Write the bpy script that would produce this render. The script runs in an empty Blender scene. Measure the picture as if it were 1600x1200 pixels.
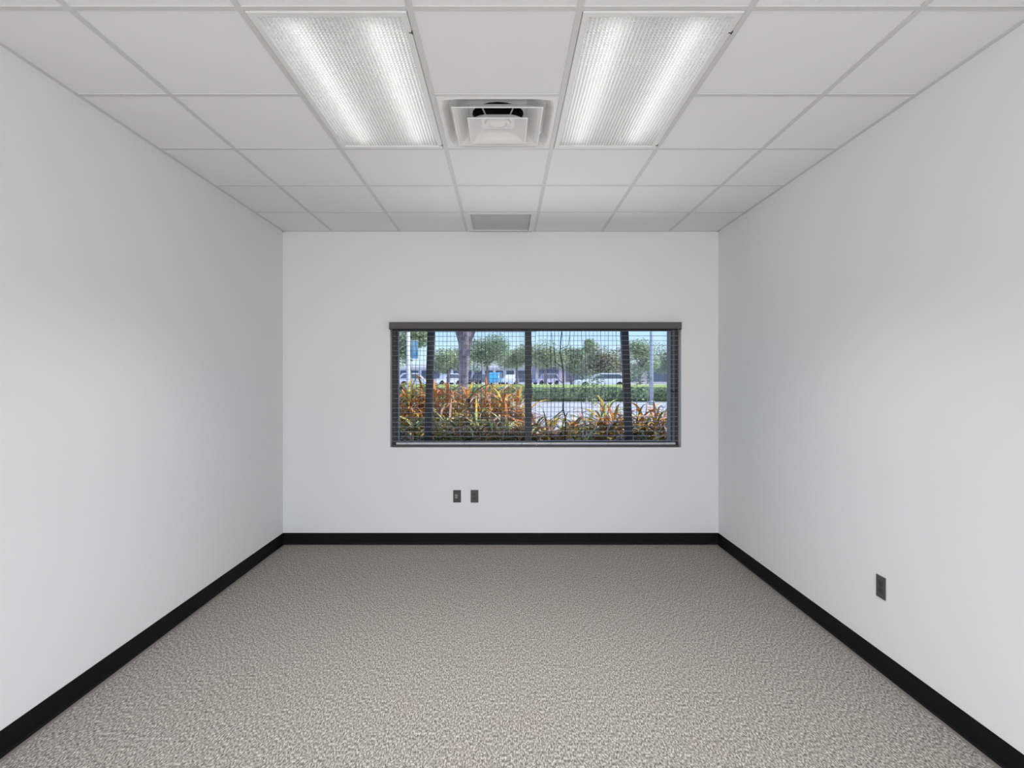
import bpy, bmesh, math, random
from mathutils import Vector, Matrix
sc = bpy.context.scene
COL = sc.collection

# ---------------------------------------------------------------- camera
F = 865.0                      # focal length in pixels of the 1600x1200 frame
EYE = 1.51                     # camera height
cam_d = bpy.data.cameras.new('camera')
cam_d.sensor_width = 36.0
cam_d.lens = F / 1600 * 36.0
cam_d.shift_x = 11.5 / 1600
cam_d.shift_y = -10.0 / 1600
cam_d.clip_start = 0.05
cam_d.clip_end = 500
cam = bpy.data.objects.new('camera', cam_d)
COL.objects.link(cam)
cam.location = (0, 0, EYE)
cam.rotation_euler = (math.pi / 2, 0, 0)
sc.camera = cam

# ---------------------------------------------------------------- view
vs = sc.view_settings
vs.view_transform = 'Standard'
vs.look = 'None'
vs.exposure = 0.08
vs.gamma = 1.0
vs.use_curve_mapping = False

# ---------------------------------------------------------------- sky and sun
world = bpy.data.worlds.new('sky')
sc.world = world
world.use_nodes = True
wn = world.node_tree
wn.nodes.clear()
sky = wn.nodes.new('ShaderNodeTexSky')
sky.sky_type = 'NISHITA'
sky.sun_disc = False
sky.sun_elevation = math.radians(50)
sky.sun_rotation = math.radians(95)
sky.air_density = 1.0
sky.dust_density = 0.3
sky.ozone_density = 2.5
bg = wn.nodes.new('ShaderNodeBackground')
bg.inputs['Strength'].default_value = 0.18
wo = wn.nodes.new('ShaderNodeOutputWorld')
tint = wn.nodes.new('ShaderNodeMix')
tint.data_type = 'RGBA'
tint.blend_type = 'MULTIPLY'
tint.inputs[0].default_value = 1.0
tint.inputs[7].default_value = (0.80, 0.88, 1.16, 1)
wn.links.new(sky.outputs[0], tint.inputs[6])
wn.links.new(tint.outputs[2], bg.inputs[0])
wn.links.new(bg.outputs[0], wo.inputs[0])

sun_d = bpy.data.lights.new('sun', 'SUN')
sun_d.energy = 4.2
sun_d.angle = math.radians(1.0)
sun_d.color = (1.0, 0.95, 0.86)
sun = bpy.data.objects.new('sun', sun_d)
COL.objects.link(sun)
sun.rotation_euler = Vector((0.60, -0.34, 0.90)).to_track_quat('Z', 'Y').to_euler()

# ---------------------------------------------------------------- room numbers
D = 5.009                      # inner face of the window wall
XL, XR = -2.006, 1.934         # side walls
H = EYE + 1.32                 # ceiling
YB = -2.40                     # wall behind the camera
T = 0.6096                     # ceiling module
GX = [-0.035 - T / 2 + (k) * T for k in range(-2, 4)]     # main tees
GY = [1.980 + T * k for k in range(5, -8, -1)]            # cross tees, first one is at the window wall
FRONT_FILL = 112.0                # strength of the fill light added behind the camera
WINDOW = 3.0  # strength of the fill light added at the window
TROFFER = 10.8                 # each ceiling fixture

dl = bpy.data.lights.new('added_front_fill', 'AREA')  # unseen area light, added to brighten the room from behind the camera
dl.shape = 'RECTANGLE'
dl.size = 3.4
dl.size_y = 2.3
dl.energy = FRONT_FILL
dl.color = (1.0, 1.0, 1.0)
dlo = bpy.data.objects.new('added_front_fill', dl)
COL.objects.link(dlo)
dlo.location = (-0.03, YB - 0.16, 1.35)
dlo.rotation_euler = (math.pi / 2, 0, 0)
dlo['kind'] = 'structure'

wl_ = bpy.data.lights.new('added_window_fill', 'AREA')  # fill light added inside the window, in place of daylight bounced upward
wl_.shape = 'RECTANGLE'
wl_.size = 2.0
wl_.size_y = 0.20
wl_.energy = WINDOW
wl_.spread = math.radians(80)
wlo = bpy.data.objects.new('added_window_fill', wl_)
COL.objects.link(wlo)
wlo.location = (0.28, D - 0.10, 1.45)
wlo.rotation_euler = Vector((0, math.cos(math.radians(42)), -math.sin(math.radians(42)))).to_track_quat('Z', 'Y').to_euler()
wlo['kind'] = 'structure'

# ---------------------------------------------------------------- helpers
def L(v):                      # sRGB 0..255 -> linear
    v = v / 255.0
    return v / 12.92 if v <= 0.04045 else ((v + 0.055) / 1.055) ** 2.4
def rgb(r, g, b):
    return (L(r), L(g), L(b), 1)

def mat(name, col, rough=0.6, metal=0.0, noise=None, bump=None, spec=0.5, coord='Object'):
    m = bpy.data.materials.new(name)
    m.use_nodes = True
    nt = m.node_tree
    p = nt.nodes['Principled BSDF']
    p.inputs['Base Color'].default_value = col
    p.inputs['Roughness'].default_value = rough
    p.inputs['Metallic'].default_value = metal
    p.inputs['Specular IOR Level'].default_value = spec
    tc = nt.nodes.new('ShaderNodeTexCoord')
    if noise:                  # (scale, other colour, detail, low, high)
        n = nt.nodes.new('ShaderNodeTexNoise')
        n.inputs['Scale'].default_value = noise[0]
        n.inputs['Detail'].default_value = noise[2]
        r = nt.nodes.new('ShaderNodeValToRGB')
        r.color_ramp.elements[0].position = noise[3]
        r.color_ramp.elements[1].position = noise[4]
        r.color_ramp.elements[0].color = col
        r.color_ramp.elements[1].color = noise[1]
        nt.links.new(tc.outputs[coord], n.inputs['Vector'])
        nt.links.new(n.outputs['Fac'], r.inputs[0])
        nt.links.new(r.outputs[0], p.inputs['Base Color'])
    if bump:                   # (scale, strength, distance)
        n2 = nt.nodes.new('ShaderNodeTexNoise')
        n2.inputs['Scale'].default_value = bump[0]
        n2.inputs['Detail'].default_value = 3
        b = nt.nodes.new('ShaderNodeBump')
        b.inputs['Strength'].default_value = bump[1]
        b.inputs['Distance'].default_value = bump[2]
        nt.links.new(tc.outputs[coord], n2.inputs['Vector'])
        nt.links.new(n2.outputs['Fac'], b.inputs['Height'])
        nt.links.new(b.outputs[0], p.inputs['Normal'])
    return m

def obj(name, bm, mats, parent=None, smooth=False, bevel=0):
    me = bpy.data.meshes.new(name)
    bmesh.ops.recalc_face_normals(bm, faces=bm.faces[:])
    bm.to_mesh(me)
    bm.free()
    for m in (mats if isinstance(mats, (list, tuple)) else [mats]):
        me.materials.append(m)
    if smooth:
        for p in me.polygons:
            p.use_smooth = True
    o = bpy.data.objects.new(name, me)
    COL.objects.link(o)
    if parent:
        o.parent = parent
    if bevel:
        b = o.modifiers.new('bevel', 'BEVEL')
        b.width = bevel
        b.segments = 2
        b.limit_method = 'ANGLE'
    return o

def empty(name, loc, rz=0, rx=0, ry=0):
    o = bpy.data.objects.new(name, None)
    COL.objects.link(o)
    o.location = loc
    o.rotation_euler = (rx, ry, rz)
    o.empty_display_size = 0.1
    return o

def tag(o, label=None, cat=None, group=None, kind=None):
    if label: o['label'] = label
    if cat: o['category'] = cat
    if group: o['group'] = group
    if kind: o['kind'] = kind
    return o

def box(bm, x0, x1, y0, y1, z0, z1, mi=0):
    v = [bm.verts.new(p) for p in ((x0, y0, z0), (x1, y0, z0), (x1, y1, z0), (x0, y1, z0),
                                   (x0, y0, z1), (x1, y0, z1), (x1, y1, z1), (x0, y1, z1))]
    for f in ((0, 3, 2, 1), (4, 5, 6, 7), (0, 1, 5, 4), (1, 2, 6, 5), (2, 3, 7, 6), (3, 0, 4, 7)):
        fc = bm.faces.new([v[i] for i in f])
        fc.material_index = mi

def tube(bm, pts, radii, seg=10, mi=0, caps=True):
    rings = []
    for i, p in enumerate(pts):
        p = Vector(p)
        a = Vector(pts[max(0, i - 1)])
        b = Vector(pts[min(len(pts) - 1, i + 1)])
        d = (b - a).normalized()
        u = d.cross(Vector((0.31, 0.93, 0.17))).normalized()
        w = d.cross(u)
        r = radii[i] if isinstance(radii, (list, tuple)) else radii
        rings.append([bm.verts.new(p + (u * math.cos(2 * math.pi * k / seg) + w * math.sin(2 * math.pi * k / seg)) * r) for k in range(seg)])
    for i in range(len(rings) - 1):
        for k in range(seg):
            f = bm.faces.new((rings[i][k], rings[i][(k + 1) % seg], rings[i + 1][(k + 1) % seg], rings[i + 1][k]))
            f.material_index = mi
            f.smooth = True
    if caps:
        bm.faces.new(rings[0][::-1]).material_index = mi
        bm.faces.new(rings[-1]).material_index = mi

def loft(bm, loops, mi=0, close=True):
    vs_ = [[bm.verts.new(p) for p in lp] for lp in loops]
    n = len(vs_[0])
    for a, b in zip(vs_, vs_[1:]):
        for k in range(n if close else n - 1):
            bm.faces.new((a[k], a[(k + 1) % n], b[(k + 1) % n], b[k])).material_index = mi
    return vs_

def sq(h, z, n=6):             # square loop with n points a side
    c = [(-h, -h), (h, -h), (h, h), (-h, h)]
    out = []
    for i in range(4):
        a, b = c[i], c[(i + 1) % 4]
        for k in range(n):
            t = k / n
            out.append((a[0] + (b[0] - a[0]) * t, a[1] + (b[1] - a[1]) * t, z))
    return out
def rq(h, r, z, n=6):          # square loop with rounded corners, same count
    out = []
    for x, y, _ in sq(h, z, n):
        cx = max(-h + r, min(h - r, x)); cy = max(-h + r, min(h - r, y))
        d = math.hypot(x - cx, y - cy)
        if d > r: x, y = cx + (x - cx) / d * r, cy + (y - cy) / d * r
        out.append((x, y, z))
    return out
def circ(r, z, n=6):
    out = []
    for x, y, _ in sq(1, z, n):
        a = math.atan2(y, x)
        out.append((r * math.cos(a), r * math.sin(a), z))
    return out

def px(x, y_depth):            # photo column -> metres at a depth
    return (x - 788.5) * y_depth / F
def pz(y, y_depth):
    return EYE - (y - 590) * y_depth / F

# ---------------------------------------------------------------- materials
M = {}
M['wall'] = mat('wall_paint', rgb(238, 238, 239), 0.75, bump=(260, 0.12, 0.002), spec=0.25)
M['tile'] = mat('ceiling_tile', rgb(240, 240, 241), 0.9, bump=(420, 0.25, 0.002), spec=0.1)
M['grid'] = mat('grid_enamel', rgb(214, 214, 214), 0.5)
M['enamel'] = mat('white_enamel', rgb(233, 233, 233), 0.38)
M['enamel_rough'] = mat('white_enamel_soft', rgb(232, 232, 232), 0.6)
M['base'] = mat('black_rubber', rgb(8, 8, 9), 0.6, noise=(30, rgb(15, 15, 16), 4, 0.4, 0.8), spec=0.2)
M['toe'] = mat('pale_toe', rgb(128, 120, 115), 0.6)
M['blackhole'] = mat('duct_black', rgb(20, 20, 20), 0.9)
M['dark'] = mat('dark_bronze', rgb(58, 55, 53), 0.5)
M['darkblue'] = mat('slate_metal', rgb(52, 58, 68), 0.5)
M['valance'] = mat('charcoal_fabric', rgb(96, 94, 94), 0.8, bump=(600, 0.3, 0.001))
M['rail'] = mat('charcoal_rail', rgb(72, 71, 70), 0.5)
M['slat'] = mat('slat_paint', rgb(158, 158, 156), 0.45)
M['track'] = mat('pale_aluminium', rgb(246, 247, 248), 0.4, 0.1)
M['plate'] = mat('grey_plate', rgb(78, 78, 78), 0.45)
M['plate2'] = mat('charcoal_plate', rgb(62, 62, 62), 0.45)
M['slot'] = mat('slot_black', rgb(26, 26, 26), 0.6)
M['ink'] = mat('pale_print', rgb(214, 214, 214), 0.6)
M['stucco'] = mat('grey_stucco', rgb(196, 188, 178), 0.9, bump=(60, 0.3, 0.004))
M['wire'] = mat('wire', rgb(44, 50, 54), 0.6)

# carpet
cm = bpy.data.materials.new('loop_carpet')
cm.use_nodes = True
nt = cm.node_tree
p = nt.nodes['Principled BSDF']
p.inputs['Roughness'].default_value = 0.95
p.inputs['Specular IOR Level'].default_value = 0.1
tc = nt.nodes.new('ShaderNodeTexCoord')
mp = nt.nodes.new('ShaderNodeMapping'); mp.inputs['Scale'].default_value = (1, 0.36, 1)
n1 = nt.nodes.new('ShaderNodeTexNoise'); n1.inputs['Scale'].default_value = 165; n1.inputs['Detail'].default_value = 5; n1.inputs['Roughness'].default_value = 0.75
r1 = nt.nodes.new('ShaderNodeValToRGB')
e = r1.color_ramp.elements
e[0].position = 0.36; e[0].color = rgb(70, 67, 63)
e[1].position = 0.63; e[1].color = rgb(222, 216, 207)
em = e.new(0.5); em.color = rgb(148, 143, 137)
n3 = nt.nodes.new('ShaderNodeTexNoise'); n3.inputs['Scale'].default_value = 3.2; n3.inputs['Detail'].default_value = 3
r3 = nt.nodes.new('ShaderNodeValToRGB')
r3.color_ramp.elements[0].position = 0.35; r3.color_ramp.elements[0].color = (0.94, 0.945, 0.93, 1)
r3.color_ramp.elements[1].position = 0.7; r3.color_ramp.elements[1].color = (0.95, 0.925, 0.91, 1)
mx = nt.nodes.new('ShaderNodeMix'); mx.data_type = 'RGBA'; mx.blend_type = 'MULTIPLY'; mx.inputs[0].default_value = 1.0
bp = nt.nodes.new('ShaderNodeBump'); bp.inputs['Strength'].default_value = 0.12; bp.inputs['Distance'].default_value = 0.004
nt.links.new(tc.outputs['Object'], mp.inputs[0])
nt.links.new(mp.outputs[0], n1.inputs['Vector'])
nt.links.new(tc.outputs['Object'], n3.inputs['Vector'])
nt.links.new(n1.outputs['Fac'], r1.inputs[0])
nt.links.new(n3.outputs['Fac'], r3.inputs[0])
nt.links.new(r1.outputs[0], mx.inputs[6])
nt.links.new(r3.outputs[0], mx.inputs[7])
nt.links.new(mx.outputs[2], p.inputs['Base Color'])
nt.links.new(n1.outputs['Fac'], bp.inputs['Height'])
nt.links.new(bp.outputs[0], p.inputs['Normal'])
M['carpet'] = cm

# prismatic lens: lets the lamps behind glow through
lm = bpy.data.materials.new('prismatic_acrylic')
lm.use_nodes = True
nt = lm.node_tree
nt.nodes.clear()
tr = nt.nodes.new('ShaderNodeBsdfTranslucent'); tr.inputs['Color'].default_value = (0.92, 0.92, 0.92, 1)
gl = nt.nodes.new('ShaderNodeBsdfGlossy'); gl.inputs['Roughness'].default_value = 0.25; gl.inputs['Color'].default_value = (0.9, 0.9, 0.9, 1)
df = nt.nodes.new('ShaderNodeBsdfDiffuse'); df.inputs['Color'].default_value = (0.8, 0.8, 0.8, 1)
m1 = nt.nodes.new('ShaderNodeMixShader'); m1.inputs[0].default_value = 0.12
m2 = nt.nodes.new('ShaderNodeMixShader'); m2.inputs[0].default_value = 0.14
ou = nt.nodes.new('ShaderNodeOutputMaterial')
nt.links.new(tr.outputs[0], m1.inputs[1]); nt.links.new(gl.outputs[0], m1.inputs[2])
nt.links.new(m1.outputs[0], m2.inputs[1]); nt.links.new(df.outputs[0], m2.inputs[2])
nt.links.new(m2.outputs[0], ou.inputs[0])
M['lens'] = lm
lm2 = lm.copy(); lm2.name = 'prismatic_acrylic_shaded_facet'  # darker copy for cross facets, dark dots of refraction put into its colour
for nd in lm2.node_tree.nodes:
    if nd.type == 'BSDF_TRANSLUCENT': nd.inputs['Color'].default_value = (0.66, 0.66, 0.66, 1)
M['lens_shaded'] = lm2
TUBE = 2.9
tm = bpy.data.materials.new('lamp_tube')
tm.use_nodes = True
p = tm.node_tree.nodes['Principled BSDF']
p.inputs['Base Color'].default_value = (0.9, 0.9, 0.9, 1)
p.inputs['Emission Color'].default_value = (1, 1, 1, 1)
p.inputs['Emission Strength'].default_value = TUBE
M['tube'] = tm

# glass
gm = bpy.data.materials.new('window_glass')
gm.use_nodes = True
nt = gm.node_tree
nt.nodes.clear()
tp = nt.nodes.new('ShaderNodeBsdfTransparent'); tp.inputs['Color'].default_value = (0.93, 0.96, 0.97, 1)
g2 = nt.nodes.new('ShaderNodeBsdfGlossy'); g2.inputs['Roughness'].default_value = 0.02
mm = nt.nodes.new('ShaderNodeMixShader'); mm.inputs[0].default_value = 0.003
ou = nt.nodes.new('ShaderNodeOutputMaterial')
nt.links.new(tp.outputs[0], mm.inputs[1]); nt.links.new(g2.outputs[0], mm.inputs[2]); nt.links.new(mm.outputs[0], ou.inputs[0])
M['glass'] = gm

# ================================================================ THE ROOM
WT = 0.14
bm = bmesh.new(); box(bm, XL - WT, XR + WT, YB - WT, D + 0.45, -0.12, 0.0)
tag(obj('floor', bm, M['carpet']), kind='structure')
bm = bmesh.new(); box(bm, XL - WT, XL, YB - WT, D + 0.12, 0, H + 0.5)
tag(obj('wall_left', bm, M['wall']), kind='structure')
bm = bmesh.new(); box(bm, XR, XR + WT, YB - WT, D + 0.12, 0, H + 0.5)
tag(obj('wall_right', bm, M['wall']), kind='structure')

# window opening
WX0, WX1, WZ0, WZ1 = -1.036, 1.598, 0.879, 2.000
def holed(name, y0, y1, m, x0=XL, x1=XR, z0=0.0, z1=H + 0.5, parent=None, hole=(WX0, WX1, WZ0, WZ1)):
    a, b, c, d = hole
    bm = bmesh.new()
    outer = [(x0, z0), (x1, z0), (x1, z1), (x0, z1)]
    inner = [(a, c), (b, c), (b, d), (a, d)]
    fo = [bm.verts.new((x, y0, z)) for x, z in outer]; fi = [bm.verts.new((x, y0, z)) for x, z in inner]
    bo = [bm.verts.new((x, y1, z)) for x, z in outer]; bi = [bm.verts.new((x, y1, z)) for x, z in inner]
    for k in range(4):
        n = (k + 1) % 4
        bm.faces.new((fo[k], fo[n], fi[n], fi[k]))
        bm.faces.new((bo[k], bi[k], bi[n], bo[n]))
        bm.faces.new((fi[k], fi[n], bi[n], bi[k]))
        bm.faces.new((fo[k], bo[k], bo[n], fo[n]))
    return obj(name, bm, m, parent)
wb = tag(holed('wall_back', D, D + 0.12, M['wall']), kind='structure')
holed('exterior_wall', D + 0.121, D + 0.45, M['stucco'], XL - 4, XR + 4, -0.15, H + 0.9, wb)
wf = tag(holed('wall_front', YB - WT, YB, M['wall'], hole=(-1.75, 1.70, 0.18, 2.52)), kind='structure')  # unseen wall, its opening made up for the fill light
# made-up glazing bars in front of the fill light behind the camera
bm = bmesh.new()
for x in (-1.75, -0.62, 0.53, 1.66):
    box(bm, x, x + 0.04, YB - 0.10, YB - 0.04, 0.18, 2.52)
box(bm, -1.75, 1.70, YB - 0.10, YB - 0.04, 0.18, 0.22); box(bm, -1.75, 1.70, YB - 0.10, YB - 0.04, 2.48, 2.52)
tag(obj('added_front_bars', bm, M['dark']), kind='structure')

# ceiling: lay-in tiles, one mesh, with the tee grid as its child
LIGHT_CELLS = [(-1, 'l'), (1, 'r')]
bx = [XL] + GX + [XR]
by = sorted(GY + [YB]); by = [y for y in by if y >= YB]
by[-1] = D
def skip(xa, ya):
    """cells taken by a fixture"""
    cx = xa + T / 2; cy = ya + T / 2
    for fx, fy0, fy1 in FIX:
        if abs(cx - fx) < 0.1 and fy0 < cy < fy1: return True
    return False
CXM = -0.035
r0, r2 = 1.980, 1.980 + 2 * T
FIX = [(CXM - T, r0, r2), (CXM + T, r0, r2), (CXM, r0 + T, r2), (CXM, r0 + 4 * T, D + 0.2),
       (CXM - T, r0 - 4 * T, r0 - 2 * T), (CXM + T, r0 - 4 * T, r0 - 2 * T)]
bm = bmesh.new()
for i in range(len(bx) - 1):
    for j in range(len(by) - 1):
        if 0 < i < len(bx) - 2 and skip(bx[i], by[j]): continue
        xa = bx[i] + (0.0 if i == 0 else 0.002); xb = bx[i + 1] - (0.0 if i == len(bx) - 2 else 0.002)
        box(bm, xa, xb, by[j] + 0.002, by[j + 1] - 0.002, H + 0.003, H + 0.018)
ceil = tag(obj('ceiling', bm, M['tile']), kind='structure')
bm = bmesh.new()
w = 0.0115
for x in GX:
    box(bm, x - w, x + w, YB, D, H - 0.0005, H + 0.003)
    box(bm, x - 0.001, x + 0.001, YB, D, H + 0.003, H + 0.036)
for y in by[1:-1]:
    for i in range(len(bx) - 1):
        x0, x1 = bx[i], bx[i + 1]
        if 0 < i < len(bx) - 2 and any(abs((x0 + x1) / 2 - fx) < 0.1 and fy0 + 0.1 < y < fy1 - 0.1 for fx, fy0, fy1 in FIX): continue
        box(bm, x0 + (w if i else 0), x1 - (w if i < len(bx) - 2 else 0), y - w, y + w, H, H + 0.003)
# wall angle
for a in ((XL, XL + 0.02, YB, D), (XR - 0.02, XR, YB, D), (XL, XR, D - 0.02, D), (XL, XR, YB, YB + 0.02)):
    box(bm, a[0], a[1], a[2], a[3], H + 0.0005, H + 0.0028)
obj('ceiling_grid', bm, M['grid'], ceil)
bm = bmesh.new(); box(bm, XL - WT, XR + WT, YB - WT, D + 0.45, H + 0.5, H + 0.62)
obj('roof_slab', bm, M['wall'], ceil)

# cove base: straight black band with a rounded toe
prof = [(0.0, 0.105), (0.0025, 0.105), (0.0035, 0.103), (0.0035, 0.022), (0.0045, 0.013), (0.0075, 0.007), (0.0125, 0.0035), (0.0145, 0.0022), (0.0145, 0.0), (0.0, 0.0)]
def base(name, pts):           # pts: for every profile point a start and an end
    bm = bmesh.new()
    a = [bm.verts.new(pts(0, o, z)) for o, z in prof]
    b = [bm.verts.new(pts(1, o, z)) for o, z in prof]
    n = len(prof)
    for k in range(n):
        bm.faces.new((a[k], a[(k + 1) % n], b[(k + 1) % n], b[k]))
    bm.faces.new(a); bm.faces.new(b[::-1])
    o = tag(obj(name, bm, M['base']), kind='structure')
    bm = bmesh.new()           # paler toe strip lying on the carpet edge
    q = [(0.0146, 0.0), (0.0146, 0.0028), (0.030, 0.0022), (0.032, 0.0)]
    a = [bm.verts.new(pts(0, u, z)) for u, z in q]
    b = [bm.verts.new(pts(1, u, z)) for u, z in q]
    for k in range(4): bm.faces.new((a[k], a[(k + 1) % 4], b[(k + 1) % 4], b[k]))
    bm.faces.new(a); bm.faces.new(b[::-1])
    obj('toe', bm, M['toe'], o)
    return o
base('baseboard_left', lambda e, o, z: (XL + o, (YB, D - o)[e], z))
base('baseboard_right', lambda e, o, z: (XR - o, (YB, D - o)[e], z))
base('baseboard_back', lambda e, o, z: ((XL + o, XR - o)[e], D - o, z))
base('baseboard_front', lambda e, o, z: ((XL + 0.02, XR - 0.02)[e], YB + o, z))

# ================================================================ CEILING FIXTURES
def lens_mesh(w_, l_):
    bm = bmesh.new()
    nx, ny = 34, 70
    dx, dy = w_ / nx, l_ / ny
    g = [[bm.verts.new((-w_ / 2 + i * dx, -l_ / 2 + j * dy, 0)) for j in range(ny + 1)] for i in range(nx + 1)]
    for i in range(nx):
        for j in range(ny):
            c = bm.verts.new((-w_ / 2 + (i + .5) * dx, -l_ / 2 + (j + .5) * dy, -0.0085))
            q = [g[i][j], g[i][j + 1], g[i + 1][j + 1], g[i + 1][j]]
            for k in range(4):
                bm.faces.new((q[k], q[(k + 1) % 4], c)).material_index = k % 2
    return bm
def troffer():
    r = empty('troffer_light', (0, 0, 0))
    hw, hl = T / 2 - 0.0135, T - 0.0135
    z = 0.0
    # housing: open box above the lens
    bm = bmesh.new()
    lw, ll = hw - 0.026, hl - 0.030
    loops = [[(sx * (lw + .004), sy * (ll + .004), z + 0.004) for sx, sy in ((-1, -1), (1, -1), (1, 1), (-1, 1))],
             [(sx * (lw + .004), sy * (ll + .004), z + 0.05) for sx, sy in ((-1, -1), (1, -1), (1, 1), (-1, 1))],
             [(sx * (lw - .05), sy * (ll - .01), z + 0.105) for sx, sy in ((-1, -1), (1, -1), (1, 1), (-1, 1))]]
    v = loft(bm, loops)
    bm.faces.new(v[-1])
    obj('housing', bm, M['enamel_rough'], r)
    # door frame, sloping slightly inwards to the lens
    bm = bmesh.new()
    def lp(x, y, zz): return [(sx * x, sy * y, zz) for sx, sy in ((-1, -1), (1, -1), (1, 1), (-1, 1))]
    loft(bm, [lp(hw, hl, z + 0.02), lp(hw, hl, z - 0.002), lp(hw - 0.003, hl - 0.003, z - 0.004), lp(lw + 0.003, ll + 0.003, z - 0.004), lp(lw, ll, z - 0.001), lp(lw, ll, z + 0.010)])
    obj('door_frame', bm, M['enamel'], r)
    lens = obj('lens', lens_mesh(lw * 2, ll * 2), [M['lens'], M['lens_shaded']], r)
    lens.location.z = z + 0.007
    for sx in (-1, 1):
        bm = bmesh.new()
        tube(bm, [(sx * 0.152, -ll + 0.04, z + 0.055), (sx * 0.152, ll - 0.04, z + 0.055)], 0.014, 12)
        obj('lamp_tube', bm, M['tube'], r)
    for sy in (-0.80, 0.92):
        bm = bmesh.new()
        box(bm, hw - 0.0015, hw + 0.0025, sy * hl - 0.008, sy * hl + 0.008, z - 0.006, z - 0.001)
        box(bm, hw - 0.012, hw - 0.0015, sy * hl - 0.002, sy * hl + 0.002, z - 0.0055, z - 0.0035)
        obj('latch', bm, M['dark'], r)
    # the fixture's own light leaves it as a downward cone
    ld = bpy.data.lights.new('troffer_lamp', 'AREA')
    ld.shape = 'RECTANGLE'; ld.size = lw * 2 - 0.02; ld.size_y = ll * 2 - 0.02
    ld.energy = TROFFER
    ld.spread = math.radians(109)
    lo = bpy.data.objects.new('troffer_lamp', ld)
    COL.objects.link(lo); lo.parent = r; lo.location = (0, 0, z - 0.006)
    return r
def copy_tree(o, parent=None):
    c = o.copy(); COL.objects.link(c); c.parent = parent
    for ch in list(o.children): copy_tree(ch, c)
    return c
tl = troffer()
pos = [(CXM - T, r0 + T, 'white recessed troffer light in ceiling, left of the square air diffuser'),
       (CXM + T, r0 + T, 'white recessed troffer light in ceiling, right of the square air diffuser'),
       (CXM - T, r0 - 3 * T, 'added white recessed troffer light behind the camera, left of the two'),  # rear pair is unseen, added to help light the room
       (CXM + T, r0 - 3 * T, 'added white recessed troffer light behind the camera, right of the two')]
for i, (x, y, lab) in enumerate(pos):
    o = tl if i == 0 else None
    if o is None: continue
    o.location = (x, y, H)
    tag(o, lab, 'ceiling light', 'prismatic troffer lights')
for x, y, lab in pos[1:]:
    o = copy_tree(tl)
    o.location = (x, y, H)
    tag(o, lab, 'ceiling light', 'prismatic troffer lights')

# square cone air diffuser
ad = empty('air_diffuser', (CXM, r0 + 1.5 * T, H))
tag(ad, 'square white cone air diffuser in the ceiling between two troffer lights', 'air vent')
hh = T / 2 - 0.0125
bm = bmesh.new()
loft(bm, [sq(hh, 0.012), sq(hh, -0.001), sq(hh - 0.012, -0.003), rq(0.276, 0.04, -0.003), rq(0.268, 0.05, 0.002), rq(0.240, 0.07, 0.036), rq(0.19, 0.10, 0.052), circ(0.136, 0.054), circ(0.133, 0.060)])
obj('back_pan', bm, M['enamel'], ad, smooth=False)
bm = bmesh.new()
v = loft(bm, [circ(0.133, 0.060), circ(0.133, 0.32)])
bm.faces.new(v[-1])
obj('duct_neck', bm, M['blackhole'], ad, smooth=True)
def cone(name, h0, z0, h1, z1, r1, par, thick=0.003):
    bm = bmesh.new()
    k = (h0 - h1)
    loft(bm, [sq(h0, z0 + 0.003), sq(h0, z0), sq(h0 - 0.006, z0), rq(h0 - 0.022, 0.01, z0 + 0.009), rq(h1 + 0.012, r1, z1 - 0.008), rq(h1, r1, z1), rq(h1, r1, z1 + thick),
              rq(h1 + 0.014, r1, z1 - 0.006 + thick), rq(h0 - 0.02, 0.01, z0 + 0.012), sq(h0, z0 + 0.003)])
    return obj(name, bm, M['enamel'], par)
cone('outer_cone', 0.222, -0.016, 0.150, 0.032, 0.03, ad)
ic = cone('inner_cone', 0.150, -0.034, 0.085, 0.012, 0.03, ad)
bm = bmesh.new()
v = loft(bm, [rq(0.087, 0.03, 0.0135), circ(0.070, 0.013), circ(0.065, 0.006), circ(0.050, 0.003), circ(0.040, 0.009), circ(0.012, 0.010)])
bm.faces.new(v[-1])
obj('centre_boss', bm, M['enamel'], ic)
for s in (-1, 1):
    for t_ in (-1, 1):
        bm = bmesh.new()
        tube(bm, [(s * 0.062, t_ * 0.060, 0.024), (s * 0.090, t_ * 0.085, 0.076)], 0.004, 6)
        obj('spoke', bm, M['enamel'], ad)

# return grille at the window wall
rg = empty('return_grille', (CXM, (r0 + 4 * T + D) / 2, H))
tag(rg, 'white square louvred return air grille in ceiling tile against the window wall', 'air vent')
gh = 0.293; gy = (D - r0 - 4 * T) / 2 - 0.014
ow, oy = 0.245, 0.245
bm = bmesh.new()
def lp4(x, y, z): return [(-x, -y, z), (x, -y, z), (x, y, z), (-x, y, z)]
loft(bm, [lp4(gh, gy, 0.01), lp4(gh, gy, -0.002), lp4(ow + .004, oy + .004, -0.003), lp4(ow, oy, 0.0), lp4(ow, oy, 0.02)])
obj('grille_frame', bm, M['enamel'], rg)
bm = bmesh.new()
n = 40
for k in range(n):
    y = -oy + (k + 0.5) * 2 * oy / n
    q = [(y - 0.0058, 0.0012), (y + 0.0008, 0.0055), (y + 0.0015, 0.0050), (y - 0.0050, 0.0004)]
    a = [bm.verts.new((-ow, yy, zz)) for yy, zz in q]; b = [bm.verts.new((ow, yy, zz)) for yy, zz in q]
    for i in range(4): bm.faces.new((a[i], a[(i + 1) % 4], b[(i + 1) % 4], b[i]))
obj('louvres', bm, M['enamel'], rg)
bm = bmesh.new(); box(bm, -ow, ow, -oy, oy, 0.02, 0.024)
obj('filter_back', bm, mat('grey_filter', rgb(250, 250, 250), 0.9), rg)
bm = bmesh.new(); box(bm, ow + 0.0005, ow + 0.0035, -oy, oy, -0.0036, -0.0028); box(bm, -gh + 0.01, gh - 0.01, gy - 0.004, gy + 0.003, -0.0032, 0.0)
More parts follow.
